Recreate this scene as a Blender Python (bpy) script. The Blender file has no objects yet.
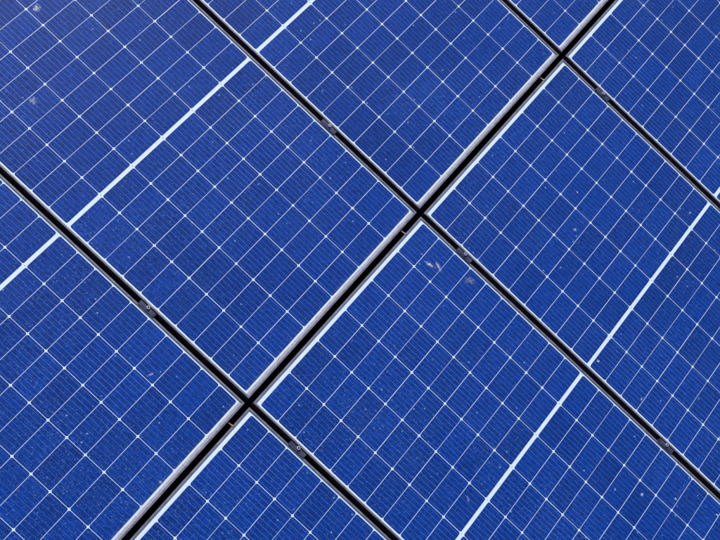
import bpy, bmesh, math, random
from mathutils import Matrix, Vector

random.seed(7)
S = bpy.context.scene
COL = S.collection
R = math.radians
MM = 0.001

# ------------------------------------------------------------------ array frame
# array coordinates: x across the panels (short side), y up the slope (long side), z out of the glass
PITCH_X, PITCH_Y = 1.058, 1.765
GAP_X, GAP_Y = 0.021, 0.0225
PW, PL = PITCH_X - GAP_X, PITCH_Y - GAP_Y
OX, OY = -0.0045, 0.0025          # centre of the gap crossing in array coordinates
TILT = R(12)
M = Matrix.Translation((0, 0, 1.2)) @ Matrix.Rotation(TILT, 4, 'X')

# ------------------------------------------------------------------ camera
cam_d = bpy.data.cameras.new('camera')
cam = bpy.data.objects.new('camera', cam_d)
COL.objects.link(cam)
S.camera = cam
cam_d.sensor_width = 36
cam_d.lens = 1420.54 / 720 * 36
cam_d.clip_start = 0.1
cam_d.clip_end = 500
CPOS = Vector((-2.9531, 0.2138, 4.6197))
CR = Vector((0.5866, -0.7268, 0.3572))
CD = Vector((-0.6467, -0.6859, -0.3337))
CF = Vector((0.4875, -0.0353, -0.8724))
rot = Matrix((CR, -CD, -CF)).transposed().to_4x4()
cam.matrix_world = M @ Matrix.Translation(CPOS) @ rot

# ------------------------------------------------------------------ sky, sun, exposure
sun_local = Vector((math.cos(R(35)) * math.cos(R(48)), math.cos(R(35)) * math.sin(R(48)), math.sin(R(35))))
sun_dir = (M.to_3x3() @ sun_local).normalized()
elev = math.asin(sun_dir.z)
azim = math.atan2(sun_dir.x, sun_dir.y)
W = bpy.data.worlds.new('World')
S.world = W
W.use_nodes = True
wn = W.node_tree
sky = wn.nodes.new('ShaderNodeTexSky')
sky.sky_type = 'NISHITA'
sky.sun_disc = False
sky.sun_elevation = elev
sky.sun_rotation = azim
wn.links.new(sky.outputs[0], wn.nodes['Background'].inputs[0])
wn.nodes['Background'].inputs[1].default_value = 0.10
sl = bpy.data.lights.new('sun', 'SUN')
sl.energy = 4.5
sl.angle = R(0.5)
sl.color = (1.0, 0.97, 0.935)
so = bpy.data.objects.new('sun', sl)
COL.objects.link(so)
so.rotation_euler = sun_dir.to_track_quat('Z', 'Y').to_euler()
S.view_settings.view_transform = 'Standard'
S.view_settings.look = 'None'
S.view_settings.gamma = 1
S.view_settings.use_curve_mapping = False
S.view_settings.exposure = 0.0


# ------------------------------------------------------------------ material helpers
class NT:
    def __init__(self, name):
        self.m = bpy.data.materials.new(name)
        self.m.use_nodes = True
        self.t = self.m.node_tree
        self.b = self.t.nodes['Principled BSDF']
        self.out = self.t.nodes['Material Output']

    def n(self, typ, **kw):
        nd = self.t.nodes.new(typ)
        for k, v in kw.items():
            setattr(nd, k, v)
        return nd

    def l(self, a, b):
        self.t.links.new(a, b)

    def math(self, op, a, b=None, clamp=False):
        nd = self.n('ShaderNodeMath', operation=op, use_clamp=clamp)
        for i, v in enumerate((a, b)):
            if v is None:
                continue
            if isinstance(v, (int, float)):
                nd.inputs[i].default_value = v
            else:
                self.l(v, nd.inputs[i])
        return nd.outputs[0]

    def ramp(self, fac, lo, hi, a=0.0, b=1.0):
        nd = self.n('ShaderNodeMapRange')
        nd.clamp = True
        self.l(fac, nd.inputs[0])
        for i, v in enumerate((lo, hi, a, b)):
            nd.inputs[i + 1].default_value = v
        return nd.outputs[0]

    def mix(self, fac, a, b, mode='MIX'):
        nd = self.n('ShaderNodeMix', data_type='RGBA', blend_type=mode)
        for i, v in ((0, fac), (6, a), (7, b)):
            if isinstance(v, (int, float)):
                nd.inputs[i].default_value = v
            elif isinstance(v, tuple):
                nd.inputs[i].default_value = (*v, 1)
            else:
                self.l(v, nd.inputs[i])
        return nd.outputs[2]

    def noise(self, vec, scale, detail=3, rough=0.55):
        nd = self.n('ShaderNodeTexNoise')
        self.l(vec, nd.inputs['Vector'])
        nd.inputs['Scale'].default_value = scale
        nd.inputs['Detail'].default_value = detail
        nd.inputs['Roughness'].default_value = rough
        return nd.outputs[0]

    def specks(self, vec, scale, size, keep):
        """sparse round specks: a Voronoi cell carries one only when its random value is above keep"""
        nd = self.n('ShaderNodeTexVoronoi')
        self.l(vec, nd.inputs['Vector'])
        nd.inputs['Scale'].default_value = scale
        sep = self.n('ShaderNodeSeparateColor')
        self.l(nd.outputs['Color'], sep.inputs[0])
        on = self.ramp(sep.outputs[0], keep, min(1.0, keep + 0.12))
        dot = self.ramp(nd.outputs['Distance'], size * 0.35, size, 1.0, 0.0)
        return self.math('MULTIPLY', on, dot)


def position(nt):
    return nt.n('ShaderNodeNewGeometry').outputs['Position']


def dust_mask(nt, p):
    """settled dust, specks of grit and a faint film lying on the glass"""
    film = nt.ramp(nt.noise(p, 5.0, 5, 0.65), 0.42, 0.75, 0.0, 0.016)
    patch = nt.ramp(nt.noise(p, 2.2, 3), 0.40, 0.62, 0.25, 1.0)
    a = nt.math('MULTIPLY', nt.specks(p, 75, 0.24, 0.62), nt.math('MULTIPLY', patch, 0.42))
    b = nt.math('MULTIPLY', nt.specks(p, 170, 0.44, 0.50), nt.math('MULTIPLY', patch, 0.20))
    e = nt.math('MULTIPLY', nt.specks(p, 200, 0.27, 0.84), 0.75)
    c = nt.math('MULTIPLY', nt.specks(p, 30, 0.13, 0.74), 0.80)
    d = nt.ramp(nt.noise(p, 420, 2, 0.7), 0.58, 0.82, 0.0, 0.07)
    s = nt.math('ADD', nt.math('ADD', a, b), nt.math('ADD', c, nt.math('ADD', d, e)))
    return nt.math('ADD', s, film, clamp=True)


def glass_coat(nt, rough=0.355):
    nt.b.inputs['Coat Weight'].default_value = 1.0
    nt.b.inputs['Coat Roughness'].default_value = rough
    nt.b.inputs['Coat IOR'].default_value = 1.28


DUST = (0.24, 0.39, 0.62)


def mat_cell():
    nt = NT('blue_silicon')
    p = position(nt)
    oi = nt.n('ShaderNodeObjectInfo')
    rnd = oi.outputs['Random']
    base = nt.mix(rnd, (0.0000, 0.0262, 0.2000), (0.0000, 0.0370, 0.2680))
    # slow tint drift between cyan and violet in the anti-reflection coat
    drift = nt.ramp(nt.noise(p, 1.7, 3), 0.35, 0.68)
    base = nt.mix(nt.math('MULTIPLY', drift, 0.55), base, (0.0014, 0.0310, 0.2480))
    # fine grain of the wafer
    g = nt.ramp(nt.noise(p, 230, 3, 0.75), 0.30, 0.72, 0.50, 1.55)
    g = nt.math('MULTIPLY', g, nt.ramp(nt.noise(p, 62, 3, 0.7), 0.30, 0.72, 0.66, 1.36))
    gc = nt.n('ShaderNodeCombineColor')
    for i in range(3):
        nt.l(g, gc.inputs[i])
    base = nt.mix(1.0, base, gc.outputs[0], 'MULTIPLY')
    col = nt.mix(dust_mask(nt, p), base, DUST)
    nt.l(col, nt.b.inputs['Base Color'])
    nt.b.inputs['Roughness'].default_value = 0.45
    nt.b.inputs['Specular IOR Level'].default_value = 0.04
    glass_coat(nt)
    return nt.m


def mat_ribbon():
    nt = NT('tinned_ribbon')
    p = position(nt)
    v = nt.math('MULTIPLY', nt.ramp(nt.noise(p, 1.6, 3), 0.36, 0.64, 0.25, 1.0),
                nt.ramp(nt.noise(p, 55, 3, 0.7), 0.34, 0.66, 0.4, 1.0))
    col = nt.mix(v, (0.003, 0.070, 0.32), (0.11, 0.34, 0.78))
    nt.l(nt.mix(dust_mask(nt, p), col, DUST), nt.b.inputs['Base Color'])
    nt.b.inputs['Roughness'].default_value = 0.5
    glass_coat(nt)
    return nt.m


def mat_backsheet():
    nt = NT('white_backsheet')
    p = position(nt)
    v = nt.ramp(nt.noise(p, 60, 4, 0.6), 0.3, 0.7)
    col = nt.mix(v, (0.62, 0.74, 0.88), (0.70, 0.81, 0.92))
    grime = nt.ramp(nt.noise(p, 140, 3, 0.7), 0.56, 0.80, 0.0, 0.25)
    nt.l(nt.mix(grime, col, (0.42, 0.44, 0.50)), nt.b.inputs['Base Color'])
    nt.b.inputs['Roughness'].default_value = 0.6
    glass_coat(nt)
    return nt.m


def mat_alu(name, a, b, metal=0.55, rough=0.42):
    nt = NT(name)
    p = position(nt)
    v = nt.ramp(nt.noise(p, 45, 4, 0.65), 0.32, 0.70)
    col = nt.mix(v, a, b)
    sp = nt.ramp(nt.noise(p, 260, 2, 0.7), 0.56, 0.75, 0.0, 0.45)
    nt.l(nt.mix(sp, col, (0.16, 0.15, 0.17)), nt.b.inputs['Base Color'])
    nt.b.inputs['Metallic'].default_value = metal
    nt.l(nt.ramp(v, 0, 1, rough - 0.08, rough + 0.1), nt.b.inputs['Roughness'])
    return nt.m


def mat_film():
    """dried mud film on the glass above the low frame bar; thins out up the slope (object y = 0 at the frame)"""
    nt = NT('dried_dirt')
    p = position(nt)
    tc = nt.n('ShaderNodeTexCoord')
    sep = nt.n('ShaderNodeSeparateXYZ')
    nt.l(tc.outputs['Object'], sep.inputs[0])
    edge = nt.math('ADD', sep.outputs[1], nt.ramp(nt.noise(p, 55, 4, 0.7), 0.3, 0.7, -0.0018, 0.0018))
    solid = nt.ramp(edge, 0.0072, 0.0108, 0.88, 0.0)
    faint = nt.ramp(edge, 0.006, 0.030, 0.16, 0.0)
    fa = nt.math('MULTIPLY', faint, nt.ramp(nt.noise(p, 38, 3), 0.38, 0.66))
    al = nt.math('MAXIMUM', solid, fa)
    c = nt.mix(nt.ramp(nt.noise(p, 90, 3, 0.7), 0.35, 0.7), (0.36, 0.34, 0.40), (0.50, 0.475, 0.54))
    nt.l(c, nt.b.inputs['Base Color'])
    nt.b.inputs['Roughness'].default_value = 0.9
    nt.l(al, nt.b.inputs['Alpha'])
    return nt.m


def mat_splat():
    nt = NT('dried_droppings')
    p = position(nt)
    tc = nt.n('ShaderNodeTexCoord')
    ln = nt.n('ShaderNodeVectorMath', operation='LENGTH')
    nt.l(tc.outputs['Object'], ln.inputs[0])
    oi = nt.n('ShaderNodeObjectInfo')
    # object colour alpha carries how thick the stain is; scale of one = its radius
    rad = nt.math('ADD', ln.outputs['Value'], nt.ramp(nt.noise(p, 120, 5, 0.75), 0.30, 0.70, -0.75, 0.75))
    a = nt.ramp(rad, 0.2, 1.0, 1.0, 0.0)
    a = nt.math('MULTIPLY', a, nt.ramp(nt.noise(p, 420, 3, 0.8), 0.42, 0.56, 0.25, 1.0))
    nt.l(nt.math('MULTIPLY', a, oi.outputs['Alpha']), nt.b.inputs['Alpha'])
    nt.b.inputs['Base Color'].default_value = (0.66, 0.71, 0.80, 1)
    nt.b.inputs['Roughness'].default_value = 0.9
    return nt.m


def mat_plain(name, a, b, scale, rough=0.8, metal=0.0):
    nt = NT(name)
    p = position(nt)
    nt.l(nt.mix(nt.ramp(nt.noise(p, scale, 4, 0.65), 0.3, 0.7), a, b), nt.b.inputs['Base Color'])
    nt.b.inputs['Roughness'].default_value = rough
    nt.b.inputs['Metallic'].default_value = metal
    return nt.m


MC = mat_cell()
MR = mat_ribbon()
MB = mat_backsheet()
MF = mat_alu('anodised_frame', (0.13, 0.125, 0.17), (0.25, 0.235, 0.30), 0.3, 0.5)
MFD = mat_plain('gap_shade_frame_side', (0.012, 0.008, 0.012), (0.095, 0.055, 0.072), 26, 0.8)  # frame sides coloured near black: shade of the narrow gaps painted in
MCL = mat_alu('clamp_metal', (0.025, 0.03, 0.070), (0.085, 0.085, 0.150), 0.35, 0.5)
MBO = mat_alu('bolt_steel', (0.70, 0.70, 0.76), (0.82, 0.82, 0.86), 0.6, 0.35)
MRA = mat_alu('rail_metal', (0.30, 0.30, 0.32), (0.42, 0.42, 0.44), 0.7, 0.45)
MFI = mat_film()
MSP = mat_splat()
MRF = mat_plain('dark_roofing', (0.018, 0.017, 0.017), (0.032, 0.030, 0.030), 14, 0.9)
MST = [mat_plain('copper_strip', (0.13, 0.055, 0.03), (0.22, 0.10, 0.055), 160, 0.5, 0.3),
       mat_plain('dusty_strip', (0.15, 0.085, 0.10), (0.24, 0.15, 0.18), 160, 0.6, 0.2)]
MBLK = mat_plain('black_rubber', (0.012, 0.012, 0.014), (0.03, 0.03, 0.032), 90, 0.6)


# ------------------------------------------------------------------ mesh helpers
def obj(name, bm, mat, parent=None):
    bmesh.ops.recalc_face_normals(bm, faces=bm.faces[:])
    me = bpy.data.meshes.new(name)
    bm.to_mesh(me)
    bm.free()
    for m in (mat if isinstance(mat, (list, tuple)) else [mat]):
        me.materials.append(m)
    o = bpy.data.objects.new(name, me)
    COL.objects.link(o)
    if parent:
        o.parent = parent
    return o


def box(bm, x0, x1, y0, y1, z0, z1):
    vs = [bm.verts.new((x, y, z)) for z in (z0, z1) for x, y in ((x0, y0), (x1, y0), (x1, y1), (x0, y1))]
    for f in ((0, 1, 2, 3), (4, 5, 6, 7), (0, 1, 5, 4), (1, 2, 6, 5), (2, 3, 7, 6), (3, 0, 4, 7)):
        bm.faces.new([vs[i] for i in f])


def prism(bm, outline, z0, z1, mi=0):
    lo = [bm.verts.new((x, y, z0)) for x, y in outline]
    hi = [bm.verts.new((x, y, z1)) for x, y in outline]
    n = len(outline)
    fs = [bm.faces.new(hi), bm.faces.new(lo[::-1])]
    for i in range(n):
        fs.append(bm.faces.new((lo[i], lo[(i + 1) % n], hi[(i + 1) % n], hi[i])))
    for f in fs:
        f.material_index = mi


def thing(name, label, cat, group=None, loc=(0, 0, 0)):
    o = bpy.data.objects.new(name, None)
    o.empty_display_size = 0.1
    COL.objects.link(o)
    o.matrix_world = M @ Matrix.Translation(loc)
    o['label'] = label
    o['category'] = cat
    if group:
        o['group'] = group
    return o


# ------------------------------------------------------------------ roof and rails (setting)
bm = bmesh.new()
box(bm, -9, 9, -8, 8, -0.26, -0.155)
roof = obj('roof', bm, MRF)
roof.matrix_world = M
roof['kind'] = 'structure'

RAILS = [1.5665 + OY, 0.4855, -0.2325, -1.305]       # y of the rails under the panels
for ry in RAILS:
    bm = bmesh.new()
    prof = [(-20, -75), (20, -75), (20, -35.5), (6, -35.5), (6, -41), (12, -41), (12, -52), (-12, -52),
            (-12, -41), (-6, -41), (-6, -35.5), (-20, -35.5)]
    a = [bm.verts.new((-2.35, y * MM, z * MM)) for y, z in prof]
    b = [bm.verts.new((2.35, y * MM, z * MM)) for y, z in prof]
    n = len(prof)
    for i in range(n):
        bm.faces.new((a[i], a[(i + 1) % n], b[(i + 1) % n], b[i]))
    bm.faces.new(a)
    bm.faces.new(b[::-1])
    for x in (-2.0, -0.9, 0.3, 1.4):                    # feet down to the roof
        box(bm, x - 0.03, x + 0.03, -0.018, 0.018, -0.156, -0.0752)
    o = obj('mounting_rail', bm, MRA)
    o.matrix_world = M @ Matrix.Translation((0, ry, 0))
    o['kind'] = 'structure'

# ------------------------------------------------------------------ solar panel
LIP = 7.4
CW, CH = 166.25, 82.35            # half-cut cell
GX, GY, MID = 2.0, 1.8, 14.8    # gaps between cells, white band in the middle
ZB, ZC, ZR = -3.6, -3.35, -3.24


def frame_bar(length, parent, xf):
    prof = [(0, -1.0), (0, -0.5), (0.5, 0), (LIP - 0.4, 0), (LIP, -0.4), (LIP, -3.45), (2.5, -3.45), (2.5, -33), (24, -33),
            (24, -35), (0, -35)]
    bm = bmesh.new()
    h = length / 2
    a = [bm.verts.new((-h + (d + 0.15) * MM, d * MM, z * MM)) for d, z in prof]
    b = [bm.verts.new((h - (d + 0.15) * MM, d * MM, z * MM)) for d, z in prof]
    n = len(prof)
    for i in range(n):
        f = bm.faces.new((a[i], a[(i + 1) % n], b[(i + 1) % n], b[i]))
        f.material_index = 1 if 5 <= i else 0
    bm.faces.new(a)
    bm.faces.new(b[::-1])
    bmesh.ops.transform(bm, matrix=xf, verts=bm.verts[:])
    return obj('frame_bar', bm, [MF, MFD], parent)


def cell_mesh():
    bm = bmesh.new()
    w, h, c = CW / 2 * MM, CH / 2 * MM, 6.3 * MM
    k = 0.32 * c
    out = []
    for sx, sy in ((1, -1), (1, 1), (-1, 1), (-1, -1)):
        pts = [(sx * w, sy * (h - c)), (sx * (w - k), sy * (h - k)), (sx * (w - c), sy * h)]
        if sx * sy < 0:
            pts = pts[::-1]
        out += pts
    prism(bm, out, ZB * MM, ZC * MM)
    hw = 0.42 * MM
    for i in range(9):
        x = (-CW / 2 + CW / 9 * (i + 0.5)) * MM
        prism(bm, [(x - hw, -h + 1.2 * MM), (x + hw, -h + 1.2 * MM), (x + hw, h - 1.2 * MM), (x - hw, h - 1.2 * MM)],
              (ZC - 0.02) * MM, ZR * MM, 1)
    return bm


panel = thing('solar_panel', 'x', 'solar panel')
hx, hy = PW / 2, PL / 2
T = Matrix.Translation
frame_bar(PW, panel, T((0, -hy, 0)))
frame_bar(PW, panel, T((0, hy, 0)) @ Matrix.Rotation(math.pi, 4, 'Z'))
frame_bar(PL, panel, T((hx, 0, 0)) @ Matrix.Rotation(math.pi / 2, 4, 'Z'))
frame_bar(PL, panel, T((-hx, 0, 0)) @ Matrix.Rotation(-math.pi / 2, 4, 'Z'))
bm = bmesh.new()
i_ = 2.7 * MM
box(bm, -hx + i_, hx - i_, -hy + i_, hy - i_, -7.7 * MM, ZB * MM)
obj('backsheet', bm, MB, panel)
bm = bmesh.new()
box(bm, -0.055, 0.055, 0.02, 0.11, -26 * MM, -7.7 * MM)
obj('junction_box', bm, MBLK, panel)
cell = obj('solar_cell', cell_mesh(), [MC, MR], panel)
first = True
for half in (-1, 1):
    for r in range(10):
        y = half * (MID / 2 + CH / 2 + r * (CH + GY)) * MM
        for c in range(6):
            o = cell if first else cell.copy()
            if not first:
                COL.objects.link(o)
            first = False
            o.parent = panel
            o.location = ((c - 2.5) * (CW + GX) * MM, y, 0)
# solder joints of the cross ribbon showing in the white middle band
tab = None
for c in range(1, 6):
    if tab is None:
        bm = bmesh.new()
        prism(bm, [(2.6 * MM * math.cos(t * math.pi / 4), 2.6 * MM * math.sin(t * math.pi / 4)) for t in range(8)],
              ZB * MM, (ZB + 0.25) * MM)
        tab = obj('ribbon_joint', bm, mat_plain('solder', (0.34, 0.36, 0.42), (0.5, 0.52, 0.56), 300, 0.5), panel)
        o = tab
    else:
        o = tab.copy()
        COL.objects.link(o)
        o.parent = panel
    o.location = ((c - 3) * (CW + GX) * MM, 0, 0)
# dirt left where water stands against the low frame bar
bm = bmesh.new()
x0, x1 = -hx + LIP * MM, hx - LIP * MM
nx = 24
vs = [[bm.verts.new((x0 + (x1 - x0) * i / nx, yy, 0)) for yy in (0, 0.045)] for i in range(nx + 1)]
for i in range(nx):
    bm.faces.new((vs[i][0], vs[i + 1][0], vs[i + 1][1], vs[i][1]))
film = obj('dirt_film', bm, MFI, panel)
film.location = (0, -hy + LIP * MM, -3.1 * MM)

LABELS = {
    (0, -2): 'blue solar panel at lower left, its white middle band cut off by the left edge',
    (0, -1): 'blue solar panel filling the upper left corner, with a white bird spot near its top',
    (0, 0): 'blue solar panel at top middle, its white middle band meeting the top edge',
    (0, 1): 'small blue triangle of a solar panel at the top edge, right of the top crossing',
    (1, -2): 'blue solar panel wedge at the bottom edge, left of the long gap with a clamp',
    (1, -1): 'blue solar panel at bottom centre with faint v-shaped marks near its top corner',
    (1, 0): 'blue solar panel at right, white middle band running up to the right edge',
    (1, 1): 'blue solar panel filling the top right corner with a grey smudge on one cell',
}
kids = list(panel.children)
firstp = True
for (row, colm), lab in LABELS.items():
    cx = OX + (colm + 0.5) * PITCH_X
    cy = OY + (0.5 - row) * PITCH_Y
    if firstp:
        root = panel
        firstp = False
    else:
        root = panel.copy()
        COL.objects.link(root)
        for k in kids:
            kc = k.copy()
            COL.objects.link(kc)
            kc.parent = root
            if k.name.startswith('solar_cell'):
                kc.location.x += random.gauss(0, .00016)
                kc.location.y += random.gauss(0, .00016)
    # installers never get them perfectly even
    root.matrix_world = M @ T((cx + random.uniform(-.0006, .0006), cy + random.uniform(-.0008, .0008),
                               random.uniform(-.0008, .0008))) @ Matrix.Rotation(random.uniform(-.0007, .0007), 4, 'Z')
    root['label'] = lab
    root['group'] = 'solar panels of the array'


# ------------------------------------------------------------------ clamps in the gaps
def clamp_parts(root):
    L = 36 * MM
    prof = [(-14.5, 0.25), (-14.5, 2.2), (-13.9, 2.8), (-8.0, 2.8), (-7.2, 3.8), (3.2, 3.8), (4.0, 3.2), (4.0, -11), (9.2, -11), (9.2, -13.6),
            (-3.0, -13.6), (-3.0, -34), (-6.0, -34), (-6.0, 0.25)]
    bm = bmesh.new()
    a = [bm.verts.new((x * MM, -L, z * MM)) for x, z in prof]
    b = [bm.verts.new((x * MM, L, z * MM)) for x, z in prof]
    n = len(prof)
    for i in range(n):
        bm.faces.new((a[i], a[(i + 1) % n], b[(i + 1) % n], b[i]))
    bm.faces.new(a)
    bm.faces.new(b[::-1])
    obj('clamp_body', bm, MCL, root)
    bm = bmesh.new()
    N = 20
    rings = [(6.3, 3.7), (6.3, 8.3), (5.8, 9.0), (3.6, 9.0)]
    vs = [[bm.verts.new((r * MM * math.cos(2 * math.pi * i / N), r * MM * math.sin(2 * math.pi * i / N), z * MM))
           for i in range(N)] for r, z in rings]
    for k in range(len(rings) - 1):
        for i in range(N):
            bm.faces.new((vs[k][i], vs[k][(i + 1) % N], vs[k + 1][(i + 1) % N], vs[k + 1][i]))
    bh = obj('bolt_head', bm, MBO, root)
    bm = bmesh.new()
    hx6 = [[bm.verts.new((r * MM * math.cos(math.pi / 3 * i), r * MM * math.sin(math.pi / 3 * i), z * MM))
            for i in range(6)] for r, z in ((3.62, 9.0), (3.2, 8.9), (3.2, 4.4))]
    for k in range(2):
        for i in range(6):
            bm.faces.new((hx6[k][i], hx6[k][(i + 1) % 6], hx6[k + 1][(i + 1) % 6], hx6[k + 1][i]))
    bm.faces.new(hx6[2])
    obj('socket', bm, MBLK, bh)
    bh.location = (0.0, 0, 0)


CL = [(-1, 0.4850, 'grey clamp with socket bolt in the gap between lower left and upper left panels'),
      (-1, -0.2320, 'grey clamp with socket bolt in the gap just below the lower left crossing'),
      (0, 0.4860, 'grey clamp with socket bolt in the gap between the upper left and top middle panels'),
      (0, -0.2330, 'grey clamp with socket bolt in the gap just right of the centre crossing'),
      (1, -0.2330, 'grey clamp with socket bolt in the gap just right of the top crossing'),
      (0, -1.3130, 'grey clamp with socket bolt in the gap near the lower right edge')]
proto = None
for gx, y, lab in CL:
    if proto is None:
        c0 = proto = thing('panel_clamp', lab, 'clamp')
        clamp_parts(c0)
    else:
        c0 = proto.copy()
        COL.objects.link(c0)
        for k in proto.children:
            kc = k.copy()
            COL.objects.link(kc)
            kc.parent = c0
            for g in k.children:
                gc = g.copy()
                COL.objects.link(gc)
                gc.parent = kc
    c0['label'] = lab
    c0['group'] = 'clamps holding the panels'
    c0.matrix_world = M @ T((OX + gx * PITCH_X, y, 0.0004)) @ Matrix.Rotation(random.uniform(-.02, .02), 4, 'Z')

# ------------------------------------------------------------------ thin strips bridging the cross gap
for k, (x, mi, lab) in enumerate([
        (-0.120, 1, 'thin pinkish strip bridging the dark gap just below the centre crossing'),
        (-1.166, 0, 'thin orange strip bridging the dark gap just below the lower left crossing'),
        (0.889, 0, 'thin salmon strip bridging the dark gap just below the top crossing')]):
    bm = bmesh.new()
    g = GAP_Y / 2
    w = 2.1 * MM
    ys = [-g - 0.004, -g - 0.0005, -g * 0.4, g * 0.5, g - 0.001]
    zs = [0.0006, 0.0006, -0.003, -0.005, -0.004]
    rows = []
    for y, z in zip(ys, zs):
        rows.append([bm.verts.new((s * w, y, z + dz)) for dz in (0, 0.0007) for s in (-1, 1)])
    for a, b in zip(rows, rows[1:]):
        for i, j in ((0, 1), (1, 3), (3, 2), (2, 0)):
            bm.faces.new((a[i], a[j], b[j], b[i]))
    bm.faces.new([rows[0][i] for i in (0, 1, 3, 2)])
    bm.faces.new([rows[-1][i] for i in (0, 1, 3, 2)])
    o = obj('grounding_strip', bm, MST[mi])
    o.matrix_world = M @ T((x, OY, 0.0))
    o['label'] = lab
    o['category'] = 'strip'
    o['group'] = 'strips bridging the cross gap'


# ------------------------------------------------------------------ bird droppings and smudges on the glass
def glass_point(px, py):
    """where the sight line through a place of the photograph meets the glass"""
    f = 1420.54
    d = CF + CR * ((px - 360) / f) + CD * ((py - 270) / f)
    t = (ZC * MM - CPOS.z) / d.z
    return CPOS + d * t


def splat(px, py, r, stretch, ang, dens, lab, name='bird_dropping', cat='bird dropping'):
    p = glass_point(px, py)
    bm = bmesh.new()
    n = 14
    ring = [bm.verts.new((1.1 * math.cos(2 * math.pi * i / n) * random.uniform(.9, 1.1),
                          1.1 * math.sin(2 * math.pi * i / n) * random.uniform(.9, 1.1), 0)) for i in range(n)]
    ce = bm.verts.new((0, 0, 0.08))
    for i in range(n):
        bm.faces.new((ce, ring[i], ring[(i + 1) % n]))
    o = obj(name, bm, MSP)
    o.matrix_world = (M @ T((p.x, p.y, -3.05 * MM)) @ Matrix.Rotation(ang, 4, 'Z')
                      @ Matrix.Diagonal((r * stretch, r, 0.002, 1)))
    o.color = (1, 1, 1, dens)
    o['label'] = lab
    o['category'] = cat


def streak(x0, y0, x1, y1, r, dens, lab):
    d = glass_point(x1, y1) - glass_point(x0, y0)
    splat((x0 + x1) / 2, (y0 + y1) / 2, r, d.length / 2 / r * 1.3, math.atan2(d.y, d.x), dens, lab)


splat(36.5, 8, .015, 1.2, .8, 1.0, 'bright white bird dropping near the top left corner')
splat(33, 101, .015, 1.1, .3, .55, 'pale crumbly smudge on the upper left panel, near the left edge', 'smudge', 'smudge')
streak(425.5, 262, 434, 267.5, .007, .95, 'left streak of the v-shaped white mark beside the centre crossing')
streak(436.5, 262.5, 440.5, 270.5, .007, .8, 'right streak of the v-shaped white mark beside the centre crossing')
splat(470, 280.5, .015, 1.6, -.9, .30, 'faint grey smudge below the clamp right of the centre crossing', 'smudge', 'smudge')
splat(686, 82, .017, 1.2, -.9, .55, 'grey smudge on a cell of the top right panel', 'smudge', 'smudge')
splat(712, 153, .007, 1.0, 0, 1.0, 'small white dot at the right edge, above the white band of the right panel')
splat(642, 494.5, .008, 1.0, 0, 1.0, 'round white dot on the bottom right part of the bottom centre panel')
splat(675.5, 499, .006, 1.0, 0, .9, 'small white dot right of the round white dot at bottom right')
splat(717.5, 515, .006, 1.0, 0, .9, 'small white dot in the bottom right corner')
splat(598.3, 361, .007, 1.0, 0, .95, 'white dot beside the white middle band of the right panel')
streak(147.5, 376, 154, 373, .005, .6, 'short pale scratch-like streak on the lower left panel')
splat(575, 229.5, .008, 1.2, -.8, .55, 'pale double spot in the middle of the right panel')
splat(577, 192, .006, 1.0, 0, .7, 'small pale spot on the upper part of the right panel')
splat(690, 213, .006, 1.0, 0, .8, 'small white spot above the white band near the right edge')
splat(641.5, 399, .006, 1.2, .5, .75, 'small white spot on the right panel near the lower right clamp')
splat(615, 489.5, .006, 1.0, 0, .7, 'small white spot left of the round white dot at bottom right')
splat(160.5, 482, .006, 1.0, 0, .8, 'small white spot on the lower left panel near the wide dark gap')
streak(467, 496, 469, 503, .005, .35, 'faint streak left of the white band at the bottom edge')
